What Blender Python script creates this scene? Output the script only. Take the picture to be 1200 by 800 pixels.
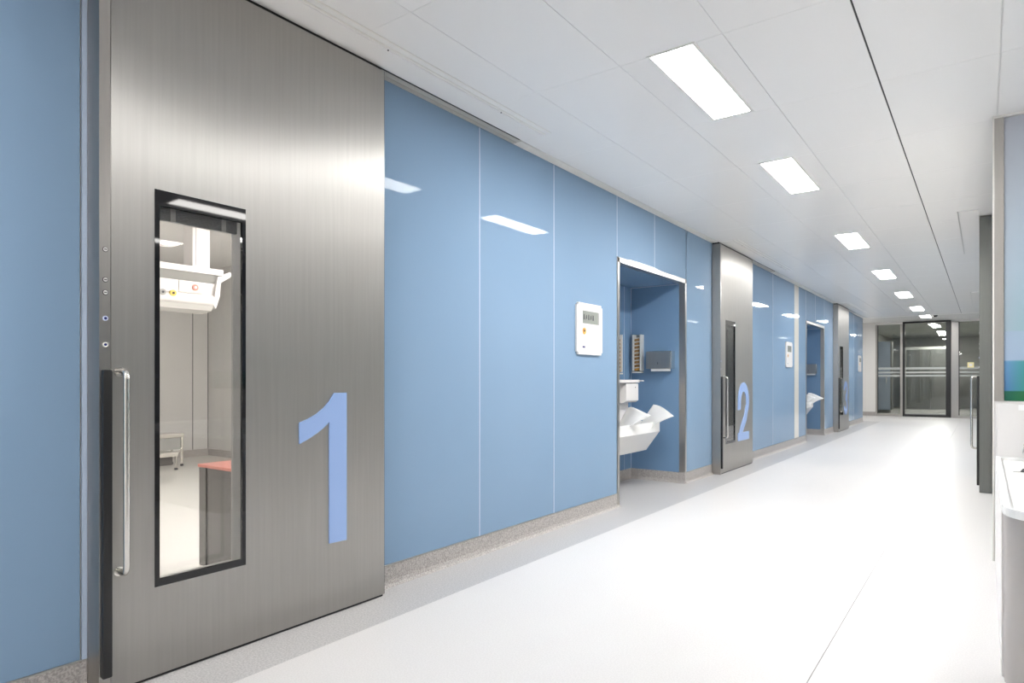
import bpy, bmesh, math, random
from mathutils import Vector, Matrix
for o in list(bpy.data.objects): bpy.data.objects.remove(o)
S = bpy.context.scene
COL = S.collection
PI = math.pi
random.seed(4)

# ------------------------------------------------------------------ camera
CAM_H = 1.10
cam_d = bpy.data.cameras.new('camera'); cam_d.sensor_width = 36; cam_d.sensor_fit = 'HORIZONTAL'
cam_d.lens = 755 / 1200 * 36; cam_d.shift_y = 44.5 / 1200
cam_d.clip_start = 0.02; cam_d.clip_end = 100
cam = bpy.data.objects.new('camera', cam_d); COL.objects.link(cam)
cam.location = (0, 0, CAM_H); cam.rotation_euler = (PI / 2, 0, math.radians(36.27))
S.camera = cam

# ------------------------------------------------------------------ light and exposure
W = bpy.data.worlds.new('world'); S.world = W; W.use_nodes = True
W.node_tree.nodes['Background'].inputs[0].default_value = (0.9, 0.93, 1, 1)
W.node_tree.nodes['Background'].inputs[1].default_value = 0.3
S.view_settings.view_transform = 'Standard'; S.view_settings.look = 'None'
S.view_settings.exposure = 0.0; S.view_settings.gamma = 1; S.view_settings.use_curve_mapping = False
L_CORR = 82.0      # corridor panel luminance
L_ALC = 19.0       # bay panels, mostly added fill
L_OR = 46.0        # operating room panels
L_END_FILL = 210.0        # added panels that brighten the view through the end screen
CORRIDOR_LIGHTS = [-3.9, -1.0, 2.968, 4.914, 7.834, 10.75, 13.67, 16.60, 20.2]

# ------------------------------------------------------------------ materials
def mat(name, col, rough=0.5, metal=0.0, spec=0.5, emis=None, estr=0, alpha=1, coat=0):
    m = bpy.data.materials.new(name); m.use_nodes = True
    b = m.node_tree.nodes['Principled BSDF']
    b.inputs['Base Color'].default_value = (*col, 1)
    b.inputs['Roughness'].default_value = rough; b.inputs['Metallic'].default_value = metal
    b.inputs['Specular IOR Level'].default_value = spec
    if coat: b.inputs['Coat Weight'].default_value = coat; b.inputs['Coat Roughness'].default_value = 0.02
    if emis: b.inputs['Emission Color'].default_value = (*emis, 1); b.inputs['Emission Strength'].default_value = estr
    return m
def nodes(m): return m.node_tree.nodes, m.node_tree.links, m.node_tree.nodes['Principled BSDF']
def noise_mix(m, c1, c2, scale, lo=0.4, hi=0.6, detail=4, stretch=(1, 1, 1), bump=0, bscale=0.001):
    N, K, B = nodes(m)
    tc = N.new('ShaderNodeTexCoord'); mp = N.new('ShaderNodeMapping'); mp.inputs['Scale'].default_value = stretch
    nz = N.new('ShaderNodeTexNoise'); nz.inputs['Scale'].default_value = scale; nz.inputs['Detail'].default_value = detail
    cr = N.new('ShaderNodeValToRGB'); cr.color_ramp.elements[0].position = lo; cr.color_ramp.elements[1].position = hi
    cr.color_ramp.elements[0].color = (*c1, 1); cr.color_ramp.elements[1].color = (*c2, 1)
    K.new(tc.outputs['Object'], mp.inputs[0]); K.new(mp.outputs[0], nz.inputs['Vector'])
    K.new(nz.outputs['Fac'], cr.inputs[0]); K.new(cr.outputs[0], B.inputs['Base Color'])
    if bump:
        bp = N.new('ShaderNodeBump'); bp.inputs['Strength'].default_value = bump; bp.inputs['Distance'].default_value = bscale
        K.new(nz.outputs['Fac'], bp.inputs['Height']); K.new(bp.outputs[0], B.inputs['Normal'])
    return m
def brushed(name, col, rough, aniso, tangent, stretch):
    m = mat(name, col, rough, 1.0); N, K, B = nodes(m)
    B.inputs['Anisotropic'].default_value = aniso
    cx = N.new('ShaderNodeCombineXYZ')
    for i in range(3): cx.inputs[i].default_value = tangent[i]
    K.new(cx.outputs[0], B.inputs['Tangent'])
    noise_mix(m, [c * 0.96 for c in col], [min(1, c * 1.03) for c in col], 6, 0.3, 0.7, 5, stretch)
    return m

M = {}
M['steel_door'] = brushed('brushed_steel_leaf', (0.53, 0.515, 0.49), 0.50, 1.0, (0.7, 0.7, 0), (14, 14, 0.4))
def two_lobe(m, w, rough):
    N, K, B = nodes(m); b2 = N.new('ShaderNodeBsdfPrincipled'); b2.inputs['Metallic'].default_value = 1; b2.inputs['Roughness'].default_value = rough
    src = B.inputs['Base Color'].links[0].from_socket; K.new(src, b2.inputs['Base Color'])
    mx = N.new('ShaderNodeMixShader'); mx.inputs[0].default_value = w
    K.new(B.outputs[0], mx.inputs[1]); K.new(b2.outputs[0], mx.inputs[2])
    K.new(mx.outputs[0], N['Material Output'].inputs[0])
two_lobe(M['steel_door'], 0.22, 0.55)
M['steel'] = brushed('brushed_steel', (0.46, 0.44, 0.415), 0.32, 0.5, (0.7, 0.7, 0), (12, 12, 0.8))
M['steel_dark'] = brushed('brushed_steel_dull', (0.20, 0.205, 0.195), 0.38, 0.4, (0.7, 0.7, 0), (12, 12, 0.8))
M['chrome'] = mat('satin_chrome', (0.72, 0.70, 0.66), 0.22, 1)
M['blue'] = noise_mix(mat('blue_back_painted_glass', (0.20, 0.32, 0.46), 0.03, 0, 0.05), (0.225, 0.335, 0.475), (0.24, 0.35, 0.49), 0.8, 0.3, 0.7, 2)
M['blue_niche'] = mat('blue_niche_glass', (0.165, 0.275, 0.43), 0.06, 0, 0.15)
M['joint'] = mat('pale_joint_silicone', (0.42, 0.50, 0.64), 0.4)
M['white_pier'] = mat('white_glass_pier', (0.72, 0.70, 0.64), 0.06, 0, 0.4)
M['digit'] = mat('blue_film_number', (0.29, 0.42, 0.72), 0.35, 0, 0.4)
M['black'] = mat('black_gasket', (0.012, 0.012, 0.013), 0.35)
M['black_gloss'] = mat('black_printed_glass', (0.010, 0.010, 0.012), 0.03, 0, 0.5)
M['shadow'] = mat('painted_slot_shade', (0.03, 0.03, 0.03), 0.7)  # flat dark colour standing in for shade inside open gaps
M['ceil'] = mat('white_ceiling_enamel', (0.92, 0.905, 0.89), 0.24, 0, 0.3)
M['ceil_back'] = mat('ceiling_seam_white', (0.80, 0.80, 0.79), 0.6)
M['ceil_dark'] = mat('ceiling_seam_shadow', (0.06, 0.06, 0.06), 0.8)
M['trim'] = mat('white_trim', (0.82, 0.80, 0.76), 0.4)
M['track'] = mat('anodised_track', (0.60, 0.57, 0.52), 0.35, 0.3)
M['white'] = mat('white_plaster', (0.82, 0.80, 0.77), 0.5)
M['bay_grey'] = mat('mid_grey_bay_wall', (0.26, 0.27, 0.28), 0.5)  # grey chosen so the steel door reflects a dim bay
M['right_glass'] = mat('grey_blue_glass_cladding', (0.30, 0.36, 0.42), 0.05, 0, 0.4)
M['bright_steel'] = mat('bright_satin_steel', (0.80, 0.79, 0.76), 0.45, 0.35)
M['lac'] = mat('white_lacquer', (0.78, 0.76, 0.75), 0.25)
M['sink'] = mat('white_solid_surface', (0.88, 0.88, 0.87), 0.22)
M['floor'] = noise_mix(mat('white_vinyl_floor', (0.86, 0.84, 0.82), 0.33, 0, 0.25), (0.66, 0.64, 0.63), (0.73, 0.71, 0.70), 160, 0.35, 0.65, 3)
M['floor_gap'] = mat('floor_weld_seam', (0.62, 0.60, 0.58), 0.5)
M['border'] = noise_mix(mat('grey_vinyl_border', (0.5, 0.49, 0.48), 0.3, 0, 0.35), (0.42, 0.41, 0.41), (0.57, 0.555, 0.55), 130, 0.38, 0.62, 4)
M['base'] = noise_mix(mat('grey_speckled_cove_base', (0.42, 0.4, 0.38), 0.4, 0, 0.35), (0.32, 0.30, 0.285), (0.52, 0.49, 0.47), 150, 0.40, 0.60, 4)
M['or_wall'] = mat('pale_grey_wall_panel', (0.60, 0.59, 0.57), 0.25)
M['or_floor'] = mat('pale_floor', (0.74, 0.73, 0.70), 0.12)
M['seam'] = mat('grey_seam', (0.16, 0.16, 0.16), 0.6)
M['red'] = mat('dusty_red_top', (0.55, 0.20, 0.16), 0.3)
M['cabinet'] = mat('dark_grey_cabinet', (0.10, 0.095, 0.09), 0.2, 0)
M['blind'] = mat('grey_blind_slat', (0.20, 0.21, 0.22), 0.4, 0.3)
M['grey_plastic'] = mat('grey_plastic', (0.35, 0.35, 0.34), 0.4)
M['lcd'] = mat('grey_display', (0.30, 0.32, 0.29), 0.2)
M['ink'] = mat('dark_ink', (0.05, 0.05, 0.06), 0.4)
M['ink_pale'] = mat('grey_ink', (0.5, 0.52, 0.55), 0.4)
M['orange'] = mat('orange_button', (0.85, 0.45, 0.10), 0.35)
M['yellow'] = mat('yellow_plastic', (0.85, 0.60, 0.10), 0.35)
M['yellow_pale'] = mat('pale_yellow_plate', (0.85, 0.75, 0.38), 0.35)
M['navy'] = mat('dark_blue_ring', (0.02, 0.03, 0.15), 0.3)
M['pale_ring'] = mat('pale_ring', (0.70, 0.74, 0.95), 0.3)
M['brown'] = mat('brown_brush', (0.30, 0.17, 0.06), 0.6)
M['wood'] = mat('amber_brush_pack', (0.55, 0.30, 0.06), 0.5)
M['paper'] = mat('white_paper', (0.88, 0.88, 0.88), 0.7)
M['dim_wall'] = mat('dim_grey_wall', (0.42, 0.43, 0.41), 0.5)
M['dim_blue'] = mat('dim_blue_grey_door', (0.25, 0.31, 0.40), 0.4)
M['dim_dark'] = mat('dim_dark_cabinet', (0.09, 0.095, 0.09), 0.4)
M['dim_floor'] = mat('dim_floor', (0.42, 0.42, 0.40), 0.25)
M['counter_front'] = mat('shaded_counter_front', (0.45, 0.42, 0.40), 0.35, 0.25)  # shade on the front painted in as grey
M['panel_lit'] = mat('light_diffuser', (1, 1, 1), 0.5, emis=(1, 0.99, 0.97), estr=L_CORR)
M['alc_lit'] = mat('bay_light_diffuser', (1, 1, 1), 0.5, emis=(1, 0.97, 0.93), estr=L_ALC)
M['or_lit'] = mat('theatre_light_diffuser', (1, 1, 1), 0.5, emis=(1, 0.985, 0.97), estr=L_OR)
M['end_fill'] = mat('end_fill_diffuser', (1, 1, 1), 0.5, emis=(1, 0.98, 0.95), estr=L_END_FILL)

def glass_mat(name, tint, refl=0.08, rough=0.0):
    m = bpy.data.materials.new(name); m.use_nodes = True; N = m.node_tree.nodes; K = m.node_tree.links; N.clear()
    out = N.new('ShaderNodeOutputMaterial'); t = N.new('ShaderNodeBsdfTransparent'); t.inputs[0].default_value = (*tint, 1)
    g = N.new('ShaderNodeBsdfGlossy'); g.inputs['Roughness'].default_value = rough
    fr = N.new('ShaderNodeFresnel'); fr.inputs[0].default_value = 1.5
    ad = N.new('ShaderNodeMath'); ad.operation = 'MULTIPLY'; ad.inputs[1].default_value = refl
    mx = N.new('ShaderNodeMixShader')
    K.new(fr.outputs[0], ad.inputs[0]); K.new(ad.outputs[0], mx.inputs[0]); K.new(t.outputs[0], mx.inputs[1]); K.new(g.outputs[0], mx.inputs[2])
    K.new(mx.outputs[0], out.inputs[0]); return m
M['glass'] = glass_mat('clear_window_glass', (0.955, 0.95, 0.945), 0.7)
M['glass_grey'] = glass_mat('grey_tinted_glass', (0.72, 0.73, 0.71), 1.2)
def frosted():
    m = bpy.data.materials.new('frosted_film'); m.use_nodes = True; N = m.node_tree.nodes; K = m.node_tree.links; N.clear()
    out = N.new('ShaderNodeOutputMaterial'); t = N.new('ShaderNodeBsdfTransparent'); d = N.new('ShaderNodeBsdfDiffuse')
    d.inputs[0].default_value = (0.75, 0.78, 0.76, 1); mx = N.new('ShaderNodeMixShader'); mx.inputs[0].default_value = 0.35
    K.new(t.outputs[0], mx.inputs[1]); K.new(d.outputs[0], mx.inputs[2]); K.new(mx.outputs[0], out.inputs[0]); return m
M['frost'] = frosted()
def printed():
    # a printed landscape: bands of sky, water and grass by height, green grows to the right
    m = mat('printed_landscape_glass', (0.5, 0.6, 0.7), 0.06, 0, 0.4); N, K, B = nodes(m)
    tc = N.new('ShaderNodeTexCoord'); sp = N.new('ShaderNodeSeparateXYZ'); K.new(tc.outputs['Object'], sp.inputs[0])
    mz = N.new('ShaderNodeMapRange'); mz.inputs[1].default_value = 0.95; mz.inputs[2].default_value = 2.75; K.new(sp.outputs[2], mz.inputs[0])
    def ramp(st, mode='LINEAR'):
        r = N.new('ShaderNodeValToRGB'); r.color_ramp.interpolation = mode; e = r.color_ramp.elements
        e[0].position = st[0][0]; e[0].color = (*st[0][1], 1); e[1].position = st[1][0]; e[1].color = (*st[1][1], 1)
        for p, c in st[2:]: q = e.new(p); q.color = (*c, 1)
        K.new(mz.outputs[0], r.inputs[0]); return r
    a = (0.0453, 0.1444, 0.2434)
    lav = (0.36, 0.47, 0.62); top = (0.52, 0.54, 0.60)
    left = ramp([(0.0, (0.01, 0.12, 0.075)), (a[0], (0.01, 0.12, 0.08)), (a[0] + .001, (0.07, 0.20, 0.40)), (a[1], (0.13, 0.30, 0.52)), (a[1] + .001, lav), (a[2], (0.36, 0.46, 0.60)), (a[2] + .001, (0.36, 0.47, 0.55)), (0.46, (0.44, 0.53, 0.62)), (1.0, top)])
    right = ramp([(0.0, (0.02, 0.17, 0.05)), (a[0], (0.02, 0.17, 0.06)), (a[0] + .001, (0.04, 0.27, 0.22)), (a[1], (0.06, 0.32, 0.30)), (a[1] + .001, lav), (a[2], (0.36, 0.48, 0.60)), (a[2] + .001, (0.31, 0.47, 0.53)), (0.46, (0.42, 0.53, 0.62)), (1.0, top)])
    mx = N.new('ShaderNodeMapRange'); mx.inputs[1].default_value = 0.11; mx.inputs[2].default_value = 0.20; K.new(sp.outputs[0], mx.inputs[0])
    mi = N.new('ShaderNodeMixRGB'); K.new(mx.outputs[0], mi.inputs[0]); K.new(left.outputs[0], mi.inputs[1]); K.new(right.outputs[0], mi.inputs[2])
    K.new(mi.outputs[0], B.inputs['Base Color']); return m
M['print'] = printed()

# ------------------------------------------------------------------ helpers
def add_box(bm, x0, x1, y0, y1, z0, z1, bev=0.0):
    if x1 < x0: x0, x1 = x1, x0
    if y1 < y0: y0, y1 = y1, y0
    if z1 < z0: z0, z1 = z1, z0
    r = bmesh.ops.create_cube(bm, size=1)
    for v in r['verts']: v.co = Vector(((x0 + x1) / 2 + v.co.x * (x1 - x0), (y0 + y1) / 2 + v.co.y * (y1 - y0), (z0 + z1) / 2 + v.co.z * (z1 - z0)))
    if bev:
        es = list({e for v in r['verts'] for e in v.link_edges})
        bmesh.ops.bevel(bm, geom=es, offset=bev, segments=2, profile=0.6, affect='EDGES')
def add_prism(bm, pts, axis, a0, a1):
    """extrude polygon pts (2D) along axis 'x','y','z' from a0 to a1"""
    def P(p, a): return {'x': (a, p[0], p[1]), 'y': (p[0], a, p[1]), 'z': (p[0], p[1], a)}[axis]
    v0 = [bm.verts.new(P(p, a0)) for p in pts]; v1 = [bm.verts.new(P(p, a1)) for p in pts]
    n = len(pts); bm.faces.new(v0); bm.faces.new(v1[::-1])
    for i in range(n): bm.faces.new((v0[i], v1[i], v1[(i + 1) % n], v0[(i + 1) % n]))
    bmesh.ops.recalc_face_normals(bm, faces=bm.faces)
def add_tube(bm, pts, r, seg=12, cap=True):
    pts = [Vector(p) for p in pts]; rings = []; up = None
    for i, p in enumerate(pts):
        d = ((pts[min(i + 1, len(pts) - 1)] - pts[max(i - 1, 0)])).normalized()
        if up is None:
            up = Vector((0, 0, 1)) if abs(d.z) < 0.9 else Vector((1, 0, 0))
        a = d.cross(up).normalized(); b = a.cross(d).normalized(); up = b
        rr = r[i] if isinstance(r, (list, tuple)) else r
        rings.append([bm.verts.new(p + (a * math.cos(2 * PI * k / seg) + b * math.sin(2 * PI * k / seg)) * rr) for k in range(seg)])
    for i in range(len(rings) - 1):
        for k in range(seg):
            bm.faces.new((rings[i][k], rings[i][(k + 1) % seg], rings[i + 1][(k + 1) % seg], rings[i + 1][k]))
    if cap: bm.faces.new(rings[0][::-1]); bm.faces.new(rings[-1])
    bmesh.ops.recalc_face_normals(bm, faces=bm.faces)
def cyl(bm, c, axis, r, h, seg=20):
    d = {'x': Vector((1, 0, 0)), 'y': Vector((0, 1, 0)), 'z': Vector((0, 0, 1))}[axis]; c = Vector(c)
    add_tube(bm, [c - d * h / 2, c + d * h / 2], r, seg)
def bend(p0, p1, p2, n=6):
    p0, p1, p2 = Vector(p0), Vector(p1), Vector(p2)
    return [p0 * (1 - t) ** 2 + p1 * 2 * t * (1 - t) + p2 * t * t for t in [i / n for i in range(n + 1)]]
def obj(name, bm, m, parent=None, smooth=False, label=None, kind=None):
    me = bpy.data.meshes.new(name); bm.to_mesh(me); bm.free()
    if smooth:
        for p in me.polygons: p.use_smooth = True
        try: me.set_sharp_from_angle(angle=math.radians(35))
        except Exception: pass
    me.materials.append(M[m] if isinstance(m, str) else m)
    o = bpy.data.objects.new(name, me); COL.objects.link(o)
    if parent is not None:
        o.parent = parent
        q = parent; off = Vector((0, 0, 0))
        while q is not None: off += q.location; q = q.parent
        me.transform(Matrix.Translation(-off))          # the meshes are written in world coordinates
    if label: o['label'] = label
    if kind: o['kind'] = kind
    return o
def box(name, x0, x1, y0, y1, z0, z1, m, parent=None, bev=0, label=None, kind=None):
    bm = bmesh.new(); add_box(bm, x0, x1, y0, y1, z0, z1, bev); return obj(name, bm, m, parent, label=label, kind=kind)
def thing(name, label, cat, loc=(0, 0, 0), group=None, kind=None):
    o = bpy.data.objects.new(name, None); COL.objects.link(o); o.location = loc; o.empty_display_size = 0.1
    o['label'] = label; o['category'] = cat
    if group: o['group'] = group
    if kind: o['kind'] = kind
    return o
def tag(o, label, cat, group=None, kind=None):
    o['label'] = label; o['category'] = cat
    if group: o['group'] = group
    if kind: o['kind'] = kind
    return o
def copy_tree(o, parent=None):
    c = o.copy(); COL.objects.link(c)
    if parent is not None: c.parent = parent
    for ch in o.children: copy_tree(ch, c)
    return c

XW = -2.56      # left glazed wall
XR = 0.058      # right wall
ZC = 2.69       # ceiling
ZP = 2.685      # top of glass panels
YE = 22.3       # end screen
YL = 18.92      # end of the blue wall
ZE = 2.81       # higher ceiling before the end screen
YG = 4.88       # printed glass panel of the bay
YB = -4.5       # behind the camera
DOORS = [(0.948, 2.254), (7.42, 8.70), (14.85, 16.13)]
NICHES = [(5.021, 6.617), (12.30, 13.93)]
ND = 0.60       # niche depth

# ------------------------------------------------------------------ floor
fl = box('floor', -3.9, 4.3, YB, 30.5, -0.10, -0.012, 'floor_gap'); tag(fl, 'white vinyl corridor floor with a grey border along the blue wall', 'floor', kind='structure')
for a, b in ((-2.2, -0.522), (-0.519, 1.9), (1.903, 4.2)):
    box('vinyl_sheet', a, b, YB, YE, -0.012, 0, 'floor', fl)
bm = bmesh.new()
add_box(bm, XW - 0.02, -2.2, YB, YL + 0.35, -0.012, 0)
for a, b in NICHES: add_box(bm, XW - ND - 0.1, XW - 0.02, a, b, -0.012, 0)
add_box(bm, -3.85, XW - 0.02, YL, YL + 0.35, -0.012, 0)
obj('border_strip', bm, 'border', fl, label='grey speckled vinyl border along the blue wall')
box('vinyl_sheet', -3.85, -2.2, YL + 0.35, YE, -0.012, 0, 'floor', fl)

# ------------------------------------------------------------------ ceiling
ce = box('ceiling', -3.9, 4.3, YB, YL, ZC + 0.006, ZC + 0.125, 'ceil_back'); tag(ce, 'white enamelled metal tile ceiling over the corridor', 'ceiling', kind='structure')
XS = [-2.489, -2.004, -1.494, -0.973, -0.453, 0.060]
Y0, PT = 0.0425, 0.9737
tiles = {}
def tile(x0, x1, y0, y1, parent=ce, g=0.0009):
    w, l = round(x1 - x0, 3), round(y1 - y0, 3)
    if (w, l) not in tiles:
        bm = bmesh.new(); add_box(bm, -w / 2 + g, w / 2 - g, -l / 2 + g, l / 2 - g, -0.005, 0.0, 0.0012)
        me = bpy.data.meshes.new('ceiling_tile'); bm.to_mesh(me); bm.free(); me.materials.append(M['ceil']); tiles[(w, l)] = me
    o = bpy.data.objects.new('ceiling_tile', tiles[(w, l)]); COL.objects.link(o); o.parent = parent
    o.location = ((x0 + x1) / 2, (y0 + y1) / 2, ZC + 0.005)
TRACKS = [(0.90, 3.50), (7.42, 9.95), (14.85, 17.3)]
ny = 0; y = Y0 - 5 * PT
while y < YL - 0.01:
    y1 = min(y + PT, YL)
    for i in range(5):
        xa, xb = XS[i], XS[i + 1]
        if i == 3: xb -= 0.003
        if i == 4: xa += 0.003
        tile(xa, xb, max(y, YB), y1)
    y = y1
for i in range(5):
    for j in range(2):
        tile(0.064 + 0.51 * j, 0.574 + 0.51 * j, Y0 + i * PT, Y0 + (i + 1) * PT)
box('dark_seam', -0.4565, -0.4495, YB, YL, ZC + 0.003, ZC + 0.0065, 'ceil_dark', ce)
bx = box('bay_ceiling_sheet', 1.09, 4.25, YB, YG, ZC, ZC + 0.006, 'ceil', ce)
# access panels over the sliding door tracks
for k, (a, b) in enumerate(TRACKS):
    box('access_panel', -2.477, -2.318, a, b, ZC - 0.004, ZC + 0.001, 'ceil', ce, 0.0015)
    for xl in (-2.306, -2.262): box('panel_lip', xl, xl + 0.009, a, b, ZC - 0.003, ZC + 0.001, 'trim', ce)
    box('slot_shade', -2.4895, -2.477, a, b - 0.03, ZC - 0.003, ZC + 0.001, 'shadow', ce)  # solid dark strip painted in for the shade of an open slot
    bm = bmesh.new()
    yy = a + 0.35
    while yy < b: cyl(bm, (-2.318, yy, ZC - 0.005), 'z', 0.004, 0.004, 8); yy += 0.9
    obj('panel_screws', bm, 'ink', ce, kind='stuff')
box('access_edge', -3.85, XR, YL - 0.02, YL, ZC - 0.004, ZC + 0.122, 'trim', ce)
box('raised_sheet', -3.85, 0.3, YL, YE, ZE, ZE + 0.02, 'ceil', ce)
for (a, b) in ((7.43, 9.95), (14.4, 17.0)):
    box('access_panel', -0.19, -0.045, a, b, ZC - 0.006, ZC + 0.001, 'ceil', ce, 0.002)
    box('panel_lip', -0.212, -0.203, a, b, ZC - 0.005, ZC + 0.001, 'grey_plastic', ce)

# ------------------------------------------------------------------ left wall
wl = thing('wall_left', 'glazed left corridor wall of pale blue back-painted glass panels', 'wall', (XW, YB, 0), kind='structure')
bm = bmesh.new()
XB0, XB1 = XW - 0.14, XW - 0.01
ys = YB
for (a, b, kind) in sorted([(d[0] + 0.06, d[1] - 0.10, 'd') for d in DOORS] + [(n[0] + 0.03, n[1] - 0.03, 'n') for n in NICHES]):
    add_box(bm, XB0, XB1, ys, a, 0, ZC)
    top = 2.45 if kind == 'd' else 2.14
    add_box(bm, XB0, XB1, a, b, top, ZC)
    ys = b
add_box(bm, XB0, XB1, ys, YL, 0, ZC)
obj('wall_core', bm, 'trim', wl)
GP = [(-3.6, -2.2, .114, ZP), (-2.2, -0.8, .114, ZP), (-0.8, 0.930, .114, ZP), (2.256, 3.144, .114, ZP), (3.144, 4.010, .114, ZP), (4.010, 5.021, .114, ZP),
      (5.021, 5.805, 2.160, ZP), (5.805, 6.617, 2.160, ZP), (6.617, 7.425, .114, ZP),
      (8.703, 10.10, .114, ZP), (10.10, 11.456, .114, ZP), (11.765, 12.30, .114, ZP), (12.30, 13.10, 2.145, ZP), (13.10, 13.93, 2.145, ZP), (13.93, 14.855, .114, ZP),
      (16.133, 17.5, .114, ZP), (17.5, YL, .114, ZP)]
for a, b, z0, z1 in GP:
    box('glass_panel', XW - 0.008, XW, a + 0.004, b - 0.004, z0 + 0.003, z1, 'blue', wl, 0.0012)
for j, z0 in [(-2.2, .114), (-0.8, .114), (3.144, .114), (4.010, .114), (5.021, 2.160), (5.805, 2.160), (6.617, 2.160), (6.617, .114), (10.10, .114), (13.10, 2.145), (13.93, 2.145), (12.30, 2.145), (17.5, .114)]:
    box('joint_strip', XW - 0.007, XW + 0.0012, j - 0.0055, j + 0.0055, z0 + 0.002, ZP, 'joint', wl)
box('white_pier', XW - 0.008, XW + 0.0005, 11.46, 11.761, .116, ZP, 'white_pier', wl, 0.001)
box('edge_strip', XW - 0.008, XW + 0.004, 0.932, 0.947, .114, ZP, 'joint', wl)
box('return_panel', -3.9, XW - 0.001, YL, YL + 0.012, .114, ZE, 'white', wl)
# far white stub wall left of the end screen
# cove baseboard
def base_profile(x, s): return [(x - s * 0.012, 0), (x - s * 0.012, .114), (x - s * 0.0, .114), (x, .030), (x + s * 0.006, .012), (x + s * 0.022, 0.001), (x + s * 0.022, 0)]
bb = thing('baseboard_left', 'grey speckled coved skirting under the blue glass wall', 'baseboard', (XW, 0, 0), kind='structure')
for a, b in [(YB, 0.946), (2.256, 5.05), (6.588, 7.42), (8.705, 12.325), (13.905, 14.85), (16.135, YL)]:
    bm = bmesh.new(); add_prism(bm, base_profile(XW + 0.003, 1), 'y', a, b); obj('skirting', bm, 'base', bb, label=None)
    bm = bmesh.new(); add_box(bm, XW - 0.004, XW + 0.006, a, b, .112, .116); obj('top_bead', bm, 'grey_plastic', bb)
# white cornice
tr = thing('trim_1', 'white cornice strip between blue glass and ceiling', 'trim', (XW, 0, ZP), kind='structure')
for a, b in [(YB, TRACKS[0][0]), (TRACKS[0][1], TRACKS[1][0]), (TRACKS[1][1], TRACKS[2][0]), (TRACKS[2][1], YL)]:
    bm = bmesh.new(); add_prism(bm, [(XW - 0.01, ZP + 0.001), (XW + 0.004, ZP + 0.001), (XW + 0.006, ZC - 0.002), (-2.492, ZC - 0.002), (-2.492, ZC + 0.005), (XW - 0.01, ZC + 0.005)], 'y', a, b); obj('cornice', bm, 'trim', tr)
for a, b in TRACKS:
    bm = bmesh.new()
    add_box(bm, XW - 0.01, XW + 0.006, a + 1.3, b, ZP + 0.001, ZC + 0.002)
    add_box(bm, XW, XW + 0.030, a + 1.3, b, ZP, ZC + 0.002); add_box(bm, XW + 0.034, XW + 0.070, a + 1.3, b, ZP + 0.001, ZC + 0.002)
    obj('sliding_track', bm, 'track', tr, label='beige aluminium door track')

# ------------------------------------------------------------------ niches
def niche(n0, n1, top, num):
    w, xb = 0.041, XW - ND - 0.02
    t = thing('wall_niche' if num == 1 else 'wall_niche', ['', 'blue glass recess with steel frame between number one and number two doors', 'blue glass recess with steel frame between number two and number three doors'][num], 'recess', (XW, (n0 + n1) / 2, 0), kind='structure')
    a, b = n0 + w, n1 - w
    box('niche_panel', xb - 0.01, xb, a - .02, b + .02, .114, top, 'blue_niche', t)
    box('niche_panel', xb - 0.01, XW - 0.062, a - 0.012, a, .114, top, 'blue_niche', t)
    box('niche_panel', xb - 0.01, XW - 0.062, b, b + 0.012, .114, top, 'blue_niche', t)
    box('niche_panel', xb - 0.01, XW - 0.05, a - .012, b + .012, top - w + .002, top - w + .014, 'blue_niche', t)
    box('joint_strip', xb, xb + 0.002, b - 0.17, b - 0.165, .114, top - w, 'joint', t)
    box('joint_strip', xb, xb + 0.006, b - 0.006, b, .114, top - w, 'joint', t)
    box('joint_strip', xb, XW - 0.07, b - 0.004, b, top - w - 0.005, top - w + .001, 'joint', t)
    bm = bmesh.new(); d = 0.062
    add_box(bm, XW - d, XW + 0.006, n0, a, .0, top, 0.001)
    add_box(bm, XW - d, XW + 0.006, b, n1, .114, top, 0.001)
    add_box(bm, XW - d, XW + 0.006, n0 + .001, n1 - .001, top - w, top + 0.004, 0.001)
    obj('steel_frame', bm, 'steel', t)
    for pr_, ax, c0, c1 in (('b', 'y', a, b),):
        bm = bmesh.new(); add_prism(bm, base_profile(xb + 0.003, 1), 'y', a, b); obj('skirting', bm, 'base', t)
    bm = bmesh.new(); add_prism(bm, [(2 * b - p[0] - b + 0, p[1]) for p in base_profile(0, 1)], 'x', xb, XW + 0.004)
    for v in bm.verts: v.co.y = b - (v.co.y - b) if False else v.co.y
    obj('skirting', bm, 'base', t)
    bm = bmesh.new(); add_prism(bm, [(a + p[0], p[1]) for p in base_profile(0, 1)], 'x', xb, XW - 0.062); obj('skirting', bm, 'base', t)
    return t
niche(5.021, 6.617, 2.157, 1)
niche(12.30, 13.93, 2.145, 2)

# ------------------------------------------------------------------ sliding doors
def ribbon(bm, pts, hw, x0, x1):
    """flat stroke in the (y,z) plane, extruded between x0 and x1"""
    n = len(pts); L, R_ = [], []
    for i, p in enumerate(pts):
        q0 = pts[max(i - 1, 0)]; q1 = pts[min(i + 1, n - 1)]; d = Vector((q1[0] - q0[0], q1[1] - q0[1])).normalized()
        nn = Vector((-d.y, d.x)) * (hw[i] if isinstance(hw, list) else hw)
        L.append((p[0] + nn.x, p[1] + nn.y)); R_.append((p[0] - nn.x, p[1] - nn.y))
    for i in range(n - 1):
        vs = [[bm.verts.new((x, *q)) for q in (L[i], L[i + 1], R_[i + 1], R_[i])] for x in (x0, x1)]
        bm.faces.new(vs[0]); bm.faces.new(vs[1][::-1])
        for k in range(4): bm.faces.new((vs[0][k], vs[1][k], vs[1][(k + 1) % 4], vs[0][(k + 1) % 4]))
    bmesh.ops.recalc_face_normals(bm, faces=bm.faces)
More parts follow.
